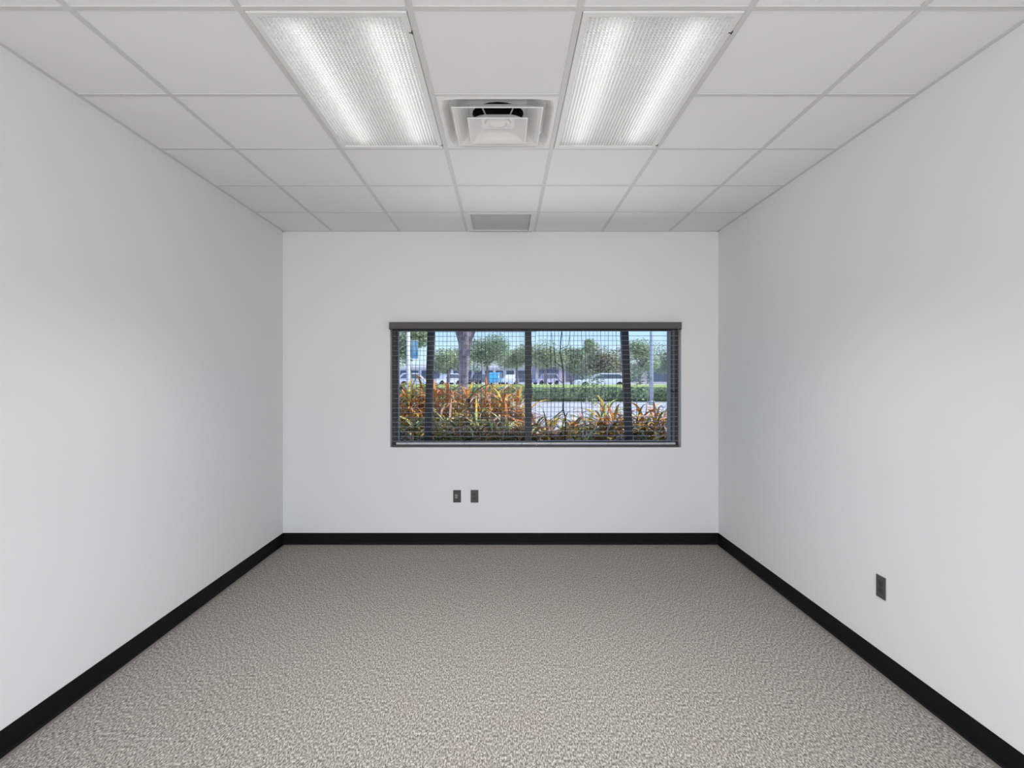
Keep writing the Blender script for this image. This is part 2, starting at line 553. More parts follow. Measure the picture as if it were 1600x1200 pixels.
obj('shadow_strip', bm, M['plate'], rg)  # solid dark strips, shade of the gap put in as colour

# ================================================================ WALL PLATES
def duplex(r, nx=1):
    """parts are laid out in the plane x,z facing -y"""
    bm = bmesh.new()
    box(bm, -0.035, 0.035, -0.005, 0.0, -0.057, 0.057)
    obj('cover_plate', bm, M['plate'], r, bevel=0.002)
    for s in (-1, 1):
        bm = bmesh.new()
        pts = []
        for k in range(24):
            a = 2 * math.pi * k / 24
            pts.append((0.0175 * math.cos(a), max(-0.0135, min(0.0135, 0.0175 * math.sin(a))) + s * 0.0195))
        v = loft(bm, [[(x, -0.0049, z) for x, z in pts], [(x, -0.0066, z) for x, z in pts]])
        bm.faces.new(v[-1])
        rc = obj('receptacle', bm, M['plate2'], r)
        bm = bmesh.new()
        box(bm, -0.0075, -0.0055, -0.0070, -0.0064, s * 0.0195 - 0.001, s * 0.0195 + 0.007)
        box(bm, 0.0055, 0.0075, -0.0070, -0.0064, s * 0.0195 - 0.001, s * 0.0195 + 0.007)
        tube(bm, [(0, -0.0070, s * 0.0195 - 0.0075), (0, -0.0062, s * 0.0195 - 0.0075)], 0.0028, 10)
        obj('socket_slots', bm, M['slot'], rc)
    bm = bmesh.new(); tube(bm, [(0, -0.0062, 0), (0, -0.0048, 0)], 0.003, 10)
    obj('screw', bm, M['slot'], r)
    return r
o = empty('wall_outlet', (px(741.5, D), D, pz(775.3, D)))
tag(duplex(o), 'grey duplex power outlet under the window, right of the lettered data plate', 'outlet')
o = empty('wall_outlet', (XR, 2.842, 0.435), rz=-math.pi / 2)
tag(duplex(o), 'grey duplex power outlet low on the right wall', 'outlet')
o = empty('data_plate', (px(714.2, D), D, pz(775.3, D)))
tag(o, 'dark grey data plate with pale rotated marks under the window', 'outlet')
bm = bmesh.new(); box(bm, -0.035, 0.035, -0.005, 0, -0.056, 0.056)
obj('cover_plate', bm, M['plate2'], o, bevel=0.002)
bm = bmesh.new(); box(bm, -0.016, 0.016, -0.0066, -0.0045, -0.034, 0.034)
jk = obj('jack_insert', bm, M['plate'], o)
for z0 in (0.021, -0.031):
    bm = bmesh.new(); box(bm, -0.002, 0.010, -0.0071, -0.0064, z0, z0 + 0.010)
    obj('jack_port', bm, M['slot'], jk)
# the two S shaped marks, turned on their side
bm = bmesh.new()
for cz in (0.010, -0.010):
    pts = []
    for k in range(17):
        t_ = k / 16
        a = math.radians(-60 + 240 * (t_ * 2)) if t_ <= 0.5 else math.radians(0)
    cx = -0.008
    S = [(0.006, 0.55), (0.0045, 0.85), (0.001, 0.95), (-0.003, 0.8), (-0.0045, 0.45), (-0.002, 0.1), (0.002, -0.1), (0.0045, -0.45), (0.003, -0.8), (-0.001, -0.95), (-0.0045, -0.85), (-0.006, -0.55)]
    tube(bm, [(cx + 0.0105 * b, -0.0073, cz + a * 1.15) for a, b in S], 0.0017, 6)
obj('printed_marks', bm, M['ink'], o)

# ================================================================ WINDOW
FY = D + 0.088                  # inside face of the frame
win = empty('window_1', ((WX0 + WX1) / 2, FY, WZ0)); tag(win, kind='structure')
def wl(bm, x0, x1, y0, y1, z0, z1): box(bm, x0 - win.location.x, x1 - win.location.x, y0 - FY, y1 - FY, z0 - WZ0, z1 - WZ0)
FD = FY + 0.032
bm = bmesh.new()
wl(bm, WX0, WX0 + 0.040, FY, FD, WZ0 + 0.012, WZ1)
wl(bm, WX1 - 0.030, WX1, FY, FD, WZ0 + 0.012, WZ1)
wl(bm, WX0 + 0.040, WX1 - 0.030, FY, FD, WZ1 - 0.05, WZ1)
obj('window_frame', bm, M['dark'], win)
mx_ = px(825.2, FY)
bm = bmesh.new(); wl(bm, mx_ - 0.019, mx_ + 0.019, FY, FD, WZ0 + 0.034, WZ1 - 0.05)
obj('mullion', bm, M['darkblue'], win)
bm = bmesh.new(); wl(bm, WX0 + 0.0405, WX1 - 0.0305, FY - 0.012, FD, WZ0 + 0.004, WZ0 + 0.034)
obj('sill_track', bm, M['track'], win)
# sliding sash: slim dark outline on the right half, thin one on the left
for x0, x1, yy in ((WX0 + 0.041, mx_ - 0.0195, 0.008), (mx_ + 0.0195, WX1 - 0.052, 0.002)):
    t_ = 0.011
    bm = bmesh.new()
    z0, z1 = WZ0 + 0.0345, WZ1 - 0.051
    wl(bm, x0, x0 + t_, FY + yy, FY + yy + .018, z0, z1)
    wl(bm, x1 - t_, x1, FY + yy, FY + yy + .018, z0, z1)
    wl(bm, x0 + t_, x1 - t_, FY + yy, FY + yy + .018, z0, z0 + t_); wl(bm, x0 + t_, x1 - t_, FY + yy, FY + yy + .018, z1 - t_, z1)
    sash = obj('sash', bm, M['darkblue'], win)
    bm = bmesh.new()
    wl(bm, x0 + t_, x1 - t_, FY + yy + .008, FY + yy + .012, z0 + t_, z1 - t_)
    obj('pane', bm, M['glass'], sash)
bm = bmesh.new(); wl(bm, WX1 - 0.0515, WX1 - 0.0305, FY + 0.004, FD, WZ0 + 0.0345, WZ1 - 0.051)
obj('jamb_liner', bm, mat('grey_liner', rgb(110, 116, 126), 0.5), win)
for x, z in ((px(627, FY), pz(607, FY)), (px(1049.5, FY), pz(612, FY)), (px(1056, FY), pz(612, FY))):
    bm = bmesh.new()
    box(bm, -0.007, 0.007, -0.014, 0.002, -0.016, 0.016)
    box(bm, -0.016, 0.016, -0.022, -0.013, -0.007, 0.006)
    k = obj('latch', bm, M['slot'], win, bevel=0.002)
    k.location = (x - win.location.x, 0.0, z - WZ0)
# wire screen outside the glass
rnd = random.Random(5)
bm = bmesh.new()
x = -0.86
while x < 1.10:
    if abs(x - mx_) > 0.03:
        ph = rnd.random() * 6
        amp = 0.0008 if rnd.random() < 0.75 else 0.003
        pts = [(x + amp * math.sin(ph + k * 1.3) - win.location.x, FD + 0.012 - FY, 0.03 + k * (WZ1 - WZ0 - 0.04) / 16) for k in range(17)]
        tube(bm, pts, 0.0016 if amp < 0.002 else 0.0022, 5)
    x += 0.0358
obj('wire_screen', bm, M['wire'], win)

# ---- blinds: two side by side under one valance
bm = bmesh.new()
vx0, vx1, vy, vz0, vz1 = px(607.8, D - 0.06), px(1065.2, D - 0.06), D - 0.06, pz(513.5, D - 0.06), pz(503.2, D - 0.06)
pf = [(D, vz1), (vy + 0.008, vz1), (vy, vz1 - 0.006), (vy, vz0 + 0.006), (vy + 0.004, vz0), (vy + 0.012, vz0), (vy + 0.012, vz0 + 0.012), (vy + 0.010, vz1 - 0.008), (D, vz1 - 0.008)]
a = [bm.verts.new((vx0, y, z)) for y, z in pf]; b = [bm.verts.new((vx1, y, z)) for y, z in pf]
for k in range(len(pf)): bm.faces.new((a[k], a[(k + 1) % len(pf)], b[(k + 1) % len(pf)], b[k]))
bm.faces.new(a); bm.faces.new(b[::-1])
for x0, x1 in ((vx0, vx0 + 0.008), (vx1 - 0.008, vx1)): box(bm, x0, x1, vy + 0.002, D, vz0 - 0.006, vz1)
val = empty('blind_valance', (0, 0, 0))
bmesh.ops.translate(bm, verts=bm.verts[:], vec=(0, 0, 0))
obj('valance_board', bm, M['valance'], val)
val.location = (0, 0, 0)
tag(val, 'long charcoal valance board across the top of the window', 'valance')

XM = px(838.5, D)
def blind(x0, x1, z_shift, lab):
    r = empty('venetian_blind', ((x0 + x1) / 2, D + 0.03, WZ0 + 0.001))
    hw = (x1 - x0) / 2
    bm = bmesh.new()
    top = WZ1 - WZ0 - 0.045
    n = 24
    for k in range(n):
        z = 0.052 + z_shift + k * 0.0433
        if z > top - 0.01: break
        pts = []
        for j in range(7):
            y = -0.022 + 0.044 * j / 6
            pts.append((y, z + 0.0013 * (1 - (y / 0.022) ** 2)))
        ring = pts + [(y, zz - 0.0013) for y, zz in reversed(pts)]
        a = [bm.verts.new((-hw + 0.004, y, zz)) for y, zz in ring]
        b = [bm.verts.new((hw - 0.004, y, zz)) for y, zz in ring]
        m_ = len(ring)
        for q in range(m_): bm.faces.new((a[q], a[(q + 1) % m_], b[(q + 1) % m_], b[q]))
        bm.faces.new(a); bm.faces.new(b[::-1])
    obj('slats', bm, M['slat'], r)
    bm = bmesh.new(); box(bm, -hw + 0.002, hw - 0.002, -0.024, 0.024, top, top + 0.043)
    obj('head_rail', bm, M['rail'], r)
    bm = bmesh.new(); box(bm, -hw + 0.002, hw - 0.002, -0.025, 0.020, 0.0, 0.018)
    obj('bottom_rail', bm, M['rail'], r, bevel=0.003)
    for fx in (-0.8, 0.0, 0.8):
        bm = bmesh.new()
        for yy in (-0.0235, 0.0235):
            tube(bm, [(fx * hw, yy, 0.018), (fx * hw, yy, top)], 0.0006, 5)
        obj('ladder_cord', bm, M['wire'], r)
    tag(r, lab, 'blind', 'horizontal slat blinds in the window')
    return r
blind(WX0 + 0.014, XM, 0.0, 'open dark slat blind in the left part of the window')
blind(XM + 0.004, WX1 - 0.014, 0.006, 'open dark slat blind in the right part of the window')

exec_outside = True
# ================================================================ OUTSIDE
M['asphalt'] = mat('pale_asphalt', rgb(200, 200, 202), 0.9, noise=(0.5, rgb(214, 214, 214), 4, 0.4, 0.6))
M['mulch'] = mat('mulch', rgb(70, 58, 46), 1.0, noise=(14, rgb(40, 34, 28), 5, 0.4, 0.6))
M['grass'] = mat('grass', rgb(150, 172, 96), 1.0, noise=(1.5, rgb(178, 190, 116), 5, 0.35, 0.65))
M['hedge'] = mat('hedge_leaf', rgb(88, 106, 76), 0.8, noise=(3.0, rgb(126, 144, 100), 6, 0.4, 0.65))
M['leafA'] = mat('tree_leaf_olive', rgb(166, 182, 144), 0.8, noise=(0.9, rgb(200, 208, 168), 5, 0.4, 0.65))
M['leafB'] = mat('tree_leaf_green', rgb(148, 168, 134), 0.8, noise=(0.9, rgb(178, 194, 152), 5, 0.4, 0.65))
M['leafC'] = mat('tree_leaf_brown', rgb(182, 172, 148), 0.8, noise=(0.9, rgb(170, 180, 146), 5, 0.4, 0.65))
M['bark'] = mat('grey_bark', rgb(160, 148, 152), 0.95, noise=(7, rgb(126, 116, 120), 6, 0.4, 0.65), bump=(9, 0.6, 0.03))
M['galv'] = mat('galvanised', rgb(178, 186, 196), 0.5, 0.2)
M['white_pole'] = mat('white_pole', rgb(214, 216, 222), 0.5)
M['banner'] = mat('blue_banner', rgb(96, 150, 186), 0.8, noise=(3, rgb(140, 178, 200), 2, 0.4, 0.6))
M['facade'] = mat('pale_facade', rgb(226, 226, 228), 0.9)
M['brick'] = mat('mauve_facade', rgb(186, 176, 184), 0.9, noise=(1.2, rgb(170, 160, 172), 3, 0.4, 0.6))
M['winglass'] = mat('dark_glazing', rgb(92, 100, 116), 0.3)
M['tyre'] = mat('tyre', rgb(24, 24, 24), 0.8)

def flat(name, x0, x1, pts, m, kind='structure'):
    """strip of ground: pts are (y, z) stations"""
    bm = bmesh.new()
    vv = [(bm.verts.new((x0, y, z)), bm.verts.new((x1, y, z))) for y, z in pts]
    for a, b in zip(vv, vv[1:]): bm.faces.new((a[0], a[1], b[1], b[0]))
    lo = [(bm.verts.new((x0, y, z - 0.3)), bm.verts.new((x1, y, z - 0.3))) for y, z in pts]
    for a, b in zip(lo, lo[1:]): bm.faces.new((a[0], b[0], b[1], a[1]))
    n = len(pts) - 1
    bm.faces.new((vv[0][0], lo[0][0], lo[0][1], vv[0][1])); bm.faces.new((vv[n][1], lo[n][1], lo[n][0], vv[n][0]))
    for s in (0, 1):
        for k in range(n): bm.faces.new((vv[k][s], vv[k + 1][s], lo[k + 1][s], lo[k][s]))
    return tag(obj(name, bm, m), kind=kind)
G0 = -0.15
flat('planting_bed', -14, 16, [(D + 0.46, G0), (10.0, G0)], M['mulch'])
flat('road', -60, 70, [(10.0, G0 - 0.02), (39.0, G0 - 0.02)], M['asphalt'])
flat('grass_verge', -70, 80, [(39.0, G0), (41.0, 0.25), (46.0, 0.94), (48.0, 0.55)], M['grass'])
flat('parking_lot', -120, 130, [(48.0, 0.50), (160.0, 0.50)], M['asphalt'])

# leafy blobs
def leaf_cloud(bm, centre, rad, n, size, rnd, flatten=0.8, mi=0):
    for _ in range(n):
        u = rnd.uniform(-1, 1); a = rnd.uniform(0, 2 * math.pi)
        s = math.sqrt(1 - u * u)
        d = Vector((s * math.cos(a), s * math.sin(a), u * flatten))
        p = Vector(centre) + d * rad * (rnd.random() ** 0.35)
        q = Matrix.Rotation(rnd.uniform(0, 6.28), 3, 'Z') @ Matrix.Rotation(rnd.uniform(-1.1, 1.1), 3, 'X')
        sz = size * rnd.uniform(0.6, 1.3)
        pts = [Vector((-0.5, 0, 0)), Vector((0, -0.28, 0.06)), Vector((0.5, 0, 0)), Vector((0, 0.28, 0.06))]
        vs2 = [bm.verts.new(p + q @ (v * sz)) for v in pts]
        f = bm.faces.new(vs2); f.material_index = mi

def hedge():
    rnd = random.Random(3)
    bm = bmesh.new()
    x = -45.0
    # clipped core with an uneven surface
    nx = 240
    rows = []
    for i in range(nx + 1):
        xx = -45 + 105 * i / nx
        ring = []
        for (yy, zz) in ((38.9, G0), (38.55, 0.15), (38.6, 0.62), (39.0, 0.80), (39.7, 0.80), (40.1, 0.6), (40.1, G0)):
            ring.append(bm.verts.new((xx, yy + rnd.uniform(-.12, .12), zz + (rnd.uniform(-.07, .07) if zz > 0.2 else 0))))
        rows.append(ring)
    for a, b in zip(rows, rows[1:]):
        for k in range(6): bm.faces.new((a[k], a[k + 1], b[k + 1], b[k]))
    for _ in range(9000):
        xx = rnd.uniform(-45, 60); zz = rnd.uniform(0.0, 0.84)
        p = Vector((xx, 38.5 + rnd.uniform(-0.12, 0.2) + max(0, zz - 0.6) * 1.5 * rnd.random(), zz))
        q = Matrix.Rotation(rnd.uniform(0, 6.28), 3, 'Z') @ Matrix.Rotation(rnd.uniform(0.3, 1.4), 3, 'X')
        vs2 = [bm.verts.new(p + q @ (Vector(v) * 0.16)) for v in ((-0.5, 0, 0), (0, -0.4, 0), (0.5, 0, 0), (0, 0.4, 0))]
        bm.faces.new(vs2)
    o = obj('clipped_hedge', bm, M['hedge'])
    return tag(o, 'long low clipped green hedge across the far side of the road', 'hedge')
hedge()

def tree(name, x, y, z0, h, crown, leaf, lab, seed, trunk_r=0.16, crown_base=0.42, n=1500, size=0.24, group='trees across the road', flare=1.0):
    rnd = random.Random(seed)
    r = empty(name, (x, y, z0))
    bm = bmesh.new()
    lean = rnd.uniform(-.2, .2)
    top = h * (crown_base + 0.25)
    pts = [(0, 0, -0.1), (lean * .3, 0, top * .5), (lean, 0, top)]
    tube(bm, pts, [trunk_r * 1.2, trunk_r, trunk_r * .7], 10)
    for k in range(4):
        a = k * 1.6 + rnd.random()
        tube(bm, [(lean * .8, 0, top * .72), (lean + crown * .35 * math.cos(a), crown * .35 * math.sin(a), top * 1.02), (lean + crown * .6 * math.cos(a), crown * .6 * math.sin(a), h * 0.85)], [trunk_r * .55, trunk_r * .4, trunk_r * .15], 7)
    obj('trunk', bm, M['bark'], r)
    bm = bmesh.new()
    nb = 9
    cz = h * (crown_base + (1 - crown_base) / 2)
    for k in range(nb):
        a = 2 * math.pi * k / nb + rnd.random()
        d = crown * rnd.uniform(0.2, 0.62)
        c = (lean + d * math.cos(a), d * math.sin(a) * .8, cz + rnd.uniform(-.28, .26) * h * (1 - crown_base))
        rad = min(crown * rnd.uniform(.42, .6), h * (1 - crown_base) * .42)
        leaf_cloud(bm, c, rad, int(2.4 * n) // nb, size, rnd, 0.85)
    obj('crown', bm, leaf, r)
    return tag(r, lab, 'tree', group)

def by_top(name, pxc, ytop, wpx, y, z0, leaf, lab, seed, base=0.35, **k):
    h = pz(ytop, y) - z0
    tree(name, px(pxc, y), y, z0, h, wpx / 2 * y / F, leaf, lab, seed, crown_base=base, **k)
Z1 = 0.5
by_top('roadside_tree', 640, 500, 92, 44, 0.55, M['leafA'], 'tall leafy tree behind the white banner pole at the left of the window', 1, n=3600, size=0.2)
by_top('roadside_tree', 700, 543, 84, 62, Z1, M['leafA'], 'olive green tree between the left slanting post and the near grey trunk', 2, n=3400)
by_top('roadside_tree', 762, 524, 96, 66, Z1, M['leafB'], 'green tree just right of the near grey trunk', 3, base=0.3, n=4200)
by_top('roadside_tree', 808, 534, 70, 72, Z1, M['leafA'], 'green tree just left of the window mullion', 4, base=0.3, n=3200)
by_top('roadside_tree', 852, 533, 76, 64, Z1, M['leafA'], 'pale green tree just right of the window mullion', 5, n=3000, size=0.22)
by_top('roadside_tree', 893, 538, 62, 73, Z1, M['leafB'], 'green tree left of the pointed evergreen', 6, base=0.2, n=3400)
by_top('pointed_evergreen', 921, 518, 34, 84, Z1, M['leafA'], 'pointed evergreen tree rising above the tree line on the right', 7, base=0.25, n=2000)
by_top('roadside_tree', 945, 546, 92, 60, Z1, M['leafC'], 'brownish green tree behind the white parked car', 8, base=0.15, n=4200)
by_top('roadside_tree', 1000, 530, 66, 76, Z1, M['leafA'], 'green tree between the right slanting post and the lamp pole', 9, base=0.25, n=3600)
by_top('roadside_tree', 1044, 532, 60, 92, Z1, M['leafB'], 'green tree right of the lamp pole at the window edge', 10, base=0.2, n=3000)

# near trunk left of the mullion
y = 14.0
r = empty('shade_tree', (px(724, y), y, G0))
def lx(p_): return px(p_, y) - px(724, y)
bm = bmesh.new()
tube(bm, [(lx(724), 0, -0.1), (lx(724), 0, 1.2), (lx(725), 0, 2.0), (lx(727), 0, 2.75), (lx(729), 0.1, 3.4), (lx(720), 0.2, 4.6)], [0.15, 0.115, 0.125, 0.17, 0.17, 0.10], 14)
tube(bm, [(lx(728), 0, 2.5), (lx(745), 0.1, 3.2), (lx(780), 0.3, 4.4)], [0.12, 0.1, 0.06], 10)
tube(bm, [(lx(726), 0, 2.4), (lx(708), 0.1, 3.3), (lx(670), -0.2, 4.4)], [0.12, 0.09, 0.06], 10)
obj('trunk', bm, M['bark'], r)
bm = bmesh.new()
rr = random.Random(77)
for k in range(9):
    a = k * 0.7
    leaf_cloud(bm, (1.7 * math.cos(a), 1.4 * math.sin(a), 4.9 + 0.5 * math.sin(k * 2.1)), 1.2, 320, 0.16, rr)
leaf_cloud(bm, (lx(703), 0.2, 3.25), 0.45, 60, 0.13, rr)
leaf_cloud(bm, (lx(690), 0.2, 3.55), 0.6, 90, 0.13, rr)
obj('crown', bm, M['leafA'], r)
tag(r, 'near grey tree trunk standing left of the window mullion', 'tree')

# banner pole, lamp pole
y = 20.0
r = empty('banner_pole', (px(638, y), y, G0))
bm = bmesh.new(); tube(bm, [(0, 0, -0.05), (0, 0, 3.35)], [0.075, 0.065], 14)
bmesh.ops.create_uvsphere(bm, u_segments=12, v_segments=8, radius=0.09, matrix=Matrix.Translation((0, 0, 3.38)))
obj('pole', bm, M['white_pole'], r)
bm = bmesh.new(); z0, z1 = pz(560, y) - G0, pz(533, y) - G0
box(bm, 0.10, 0.36, -0.008, 0.008, z0, z1)
obj('banner', bm, M['banner'], r)
for zz in (z1, z0 - 0.025):
    bm = bmesh.new(); box(bm, 0.05, 0.38, -0.012, 0.012, zz, zz + 0.025)
    obj('bracket', bm, M['white_pole'], r)
tag(r, 'white pole with a small blue banner at the left of the window', 'pole')
y = 34.0
r = empty('lamp_pole', (px(1018, y), y, G0))
bm = bmesh.new(); tube(bm, [(0, 0, -0.05), (0, 0, 3.3), (0, 0, 9.0)], [0.125, 0.105, 0.08], 14)
obj('pole', bm, M['galv'], r)
bm = bmesh.new(); tube(bm, [(0, 0, 0.0), (0, 0, 0.25)], 0.19, 16)
obj('pole_base', bm, M['galv'], r)
bm = bmesh.new(); box(bm, -0.1, 1.5, -0.07, 0.07, 8.95, 9.05); box(bm, 1.2, 2.0, -0.2, 0.2, 8.9, 9.08)
obj('lamp_head', bm, M['galv'], r)
tag(r, 'pale grey lamp pole standing across the road at the right', 'pole')

# slanting dark posts outside the glass
def post(xb, xt, lab):
    y = 5.95
    r = empty('slanting_post', (px(xb, y), y, G0))
    zb, zt = pz(692, y), pz(515, y)
    sl = (px(xt, y) - px(xb, y)) / (zt - zb)
    x_at = lambda z: sl * (z + G0 - zb)
    bm = bmesh.new()
    w_ = 0.037
    a = [bm.verts.new((x_at(0) + sx * w_, sy * w_, -0.02)) for sx, sy in ((-1, -1), (1, -1), (1, 1), (-1, 1))]
    b = [bm.verts.new((x_at(3.4) + sx * w_, sy * w_, 3.4)) for sx, sy in ((-1, -1), (1, -1), (1, 1), (-1, 1))]
    for k in range(4): bm.faces.new((a[k], a[(k + 1) % 4], b[(k + 1) % 4], b[k]))
    bm.faces.new(a[::-1]); bm.faces.new(b)
    obj('post_shaft', bm, mat('slate_paint', rgb(66, 68, 80), 0.55, noise=(2.5, rgb(78, 68, 66), 3, 0.45, 0.6)), r)
    bm = bmesh.new(); box(bm, x_at(0) - 0.07, x_at(0) + 0.07, -0.07, 0.07, 0.0, 0.015)
    obj('foot_plate', bm, M['dark'], r)
    tag(r, lab, 'post', 'slanting dark posts outside the window')
post(668.5, 674, 'dark post leaning right, outside the left part of the window')
post(982.5, 975.5, 'dark post leaning left, outside the right part of the window')

# far buildings
def building(x0, x1, y, ztop, m, lab, nwin):
    r = empty('low_building', ((x0 + x1) / 2, y, Z1))
    hw = (x1 - x0) / 2; hh_ = ztop - Z1
    bm = bmesh.new(); box(bm, -hw, hw, 0, 14, 0, hh_)
    obj('wall', bm, m, r)
    bm = bmesh.new(); box(bm, -hw - .3, hw + .3, -0.6, 14.3, hh_, hh_ + 0.35)
    obj('roof', bm, M['facade'], r)
    for k in range(nwin):
        cx = -hw + (k + .5) * 2 * hw / nwin
        ww = hw / nwin * 0.72
        bm = bmesh.new(); box(bm, cx - ww, cx + ww, -0.05, 0.05, 0.25, hh_ - 0.55)
        obj('window', bm, M['winglass'], r)
    tag(r, lab, 'building')
building(px(590, 95), px(822, 95), 95, pz(574, 95), M['facade'], 'low pale building with dark windows left of the mullion', 14)
building(px(836, 112), px(1090, 112), 112, pz(570, 112), M['brick'], 'low mauve building right of the mullion', 6)

# cars
def car(pxc, y, length, height, colour, lab, front=-1, z=0.5, van=False, rz=0):
    r = empty('parked_car', (px(pxc, y), y, z), rz=math.radians(rz))
    l, h = length / 2, height
    body = [(-l, .28), (-l, .62), (-l + .15, .78), (-l * .42, .88), (l * .9, .92), (l, .8), (l, .3)]
    cab = [(-l * .42, .86), (-l * .12, h - .04), (0, h), (l * .62, h), (l * .74, h - .06), (l * .92, .9)]
    if van:
        cab = [(-l * .70, .86), (-l * .45, h - .06), (-l * .35, h), (l * .9, h), (l * .96, h - .08), (l * .985, .9)]
    def ext(pts, w_, bm):
        pts = [(front * -1 * x, zz) for x, zz in pts]
        a = [bm.verts.new((x, -w_, zz)) for x, zz in pts]; b = [bm.verts.new((x, w_, zz)) for x, zz in pts]
        n_ = len(pts)
        for k in range(n_): bm.faces.new((a[k], a[(k + 1) % n_], b[(k + 1) % n_], b[k]))
        bm.faces.new(a); bm.faces.new(b[::-1])
    paint = mat('car_paint', colour, 0.3)
    bm = bmesh.new(); ext(body, .88, bm); ext(cab, .72, bm)
    obj('body', bm, paint, r, bevel=0.05)
    c0, c1 = cab[0][0], cab[-1][0]
    g = [(c0 + .22, .93), (cab[1][0] + .06, h - .12), (cab[3][0], h - .12), (c1 - .15, .93)]
    bm = bmesh.new(); ext(g, .735, bm)
    obj('window', bm, M['winglass'], r)
    for x in (-l * .62, l * .62):
        for s in (-1, 1):
            bm = bmesh.new(); tube(bm, [(x, s * .70, .32), (x, s * .90, .32)], .32, 18)
            obj('wheel', bm, M['tyre'], r)
    tag(r, lab, 'car', 'cars parked across the road')
car(939, 51, 5.0, 1.42, rgb(236, 238, 242), 'white parked car behind the hedge right of the mullion')
car(774, 80, 4.2, 1.75, rgb(86, 176, 222), 'bright blue parked car seen left of the mullion', van=True, rz=82)
car(798, 83, 4.3, 1.5, rgb(232, 238, 244), 'white parked car directly right of the bright blue one', rz=80)
car(698, 77, 4.4, 1.6, rgb(214, 220, 230), 'silver parked car just left of the near grey trunk', rz=40)
car(651, 60, 4.2, 1.5, rgb(196, 204, 216), 'pale grey parked car beside the banner pole', front=1, rz=8)
car(747, 83, 4.2, 1.5, rgb(84, 88, 98), 'dark parked car just right of the near grey trunk', rz=70)
car(853, 80, 4.2, 1.6, rgb(176, 172, 200), 'lilac grey parked car just right of the mullion', rz=30)

# strap leaved plants in the bed
M['lo'] = mat('leaf_orange', rgb(226, 146, 72), 0.6, noise=(6, rgb(204, 122, 70), 3, 0.4, 0.6))
M['ly'] = mat('leaf_gold', rgb(232, 190, 74), 0.6, noise=(6, rgb(200, 166, 66), 3, 0.4, 0.6))
M['lg'] = mat('leaf_green', rgb(144, 158, 76), 0.6, noise=(6, rgb(108, 128, 68), 3, 0.4, 0.6))
M['lp'] = mat('leaf_pinkish', rgb(236, 206, 182), 0.6, noise=(6, rgb(202, 156, 132), 3, 0.4, 0.6))
M['ld'] = mat('leaf_dark', rgb(92, 112, 84), 0.6)
M['lb'] = mat('leaf_pale', rgb(206, 212, 138), 0.6)
M['stem'] = mat('leaf_stem', rgb(110, 96, 70), 0.9)
LEAFM = ['lo', 'ly', 'lg', 'lp', 'ld', 'lb']
def strap_plant(pxc, ytop, y, mix, lab, seed, n=90, length=0.50, width=0.031, spread=1.0, group=None):
    rnd = random.Random(seed)
    n = int(n * 3.2)
    r = empty('strap_leaf_plant', (px(pxc, y), y, G0))
    h = pz(ytop, y) - G0
    heads = []
    bm = bmesh.new()
    for k in range(5):
        a = k * 1.256 + rnd.random() * .6
        d = 0.20 * spread * (0.3 if k == 0 else 1)
        hz = h * (0.88 - 0.12 * (k % 3)) - 0.05
        tip = Vector((d * math.cos(a), d * math.sin(a) * .8, hz))
        tube(bm, [(0.3 * tip.x, 0.3 * tip.y, -0.03), (0.7 * tip.x, 0.7 * tip.y, hz * .5), tuple(tip)], 0.012, 6)
        heads.append(tip)
    obj('stem', bm, M['stem'], r)
    bm = bmesh.new()
    tot = sum(mix)
    for i in range(n):
        hd = heads[i % len(heads)]
        base_ = hd - Vector((0, 0, rnd.uniform(0, 0.42)))
        az = rnd.uniform(0, 2 * math.pi)
        el = rnd.uniform(0.35, 1.25)
        ln = length * rnd.uniform(0.6, 1.15)
        wd = width * rnd.uniform(0.6, 1.1)
        droop = rnd.uniform(1.2, 3.0)
        pick = rnd.uniform(0, tot); mi = 0
        # upper leaves colour up, lower ones stay green
        for q, wt in enumerate(mix):
            if pick < wt: mi = q; break
            pick -= wt
        p_ = base_.copy(); e_ = el
        S = 7
        prev = None
        side = Vector((-math.sin(az), math.cos(az), 0))
        tw = rnd.uniform(-.5, .5)
        for s in range(S + 1):
            t_ = s / S
            dirv = Vector((math.cos(az) * math.cos(e_), math.sin(az) * math.cos(e_), math.sin(e_)))
            nrm = dirv.cross(side)
            sd = (side * math.cos(tw) + nrm * math.sin(tw))
            wv = wd * (0.45 + 1.1 * t_ * (1 - t_) * 2) * (1 - t_ ** 4) * .5 + 0.0015
            row = (bm.verts.new(p_ - sd * wv + nrm * wv * -0.25), bm.verts.new(p_ + nrm * 0.0), bm.verts.new(p_ + sd * wv + nrm * wv * -0.25))
            if prev:
                for c in (0, 1):
                    f = bm.faces.new((prev[c], prev[c + 1], row[c + 1], row[c])); f.material_index = mi; f.smooth = True
            prev = row
            p_ = p_ + dirv * ln / S
            e_ -= droop / S * (0.4 + t_)
    obj('leaves', bm, [M[k] for k in LEAFM], r)
    tag(r, lab, 'plant', group)
ORANGE = (4, 3.2, 1.2, 2.4, 0.3, 1.0)
GREEN = (0.8, 2.0, 2.4, 2.4, 0.4, 3.6)
GOLD = (1.4, 3.8, 2.0, 1.8, 0.3, 0.9)
BROWN = (1.5, 1.2, 1.4, 3.2, 1.0, 0.6)
g1, g2, g3 = 'orange strap leaved plants', 'green strap leaved plants in front', 'golden strap leaved plants'
P = strap_plant
P(632, 594, 7.4, ORANGE, 'orange strap leaved plant at the left edge of the window', 11, group=g1)
P(655, 596, 7.8, ORANGE, 'orange strap leaved plant just left of the left slanting post', 12, group=g1)
P(692, 586, 7.6, ORANGE, 'orange strap leaved plant just right of the left slanting post', 13, group=g1)
P(720, 604, 8.0, ORANGE, 'orange strap leaved plant at the foot of the near grey trunk', 14, group=g1)
P(748, 594, 7.6, ORANGE, 'orange strap leaved plant just right of the near grey trunk', 15, group=g1)
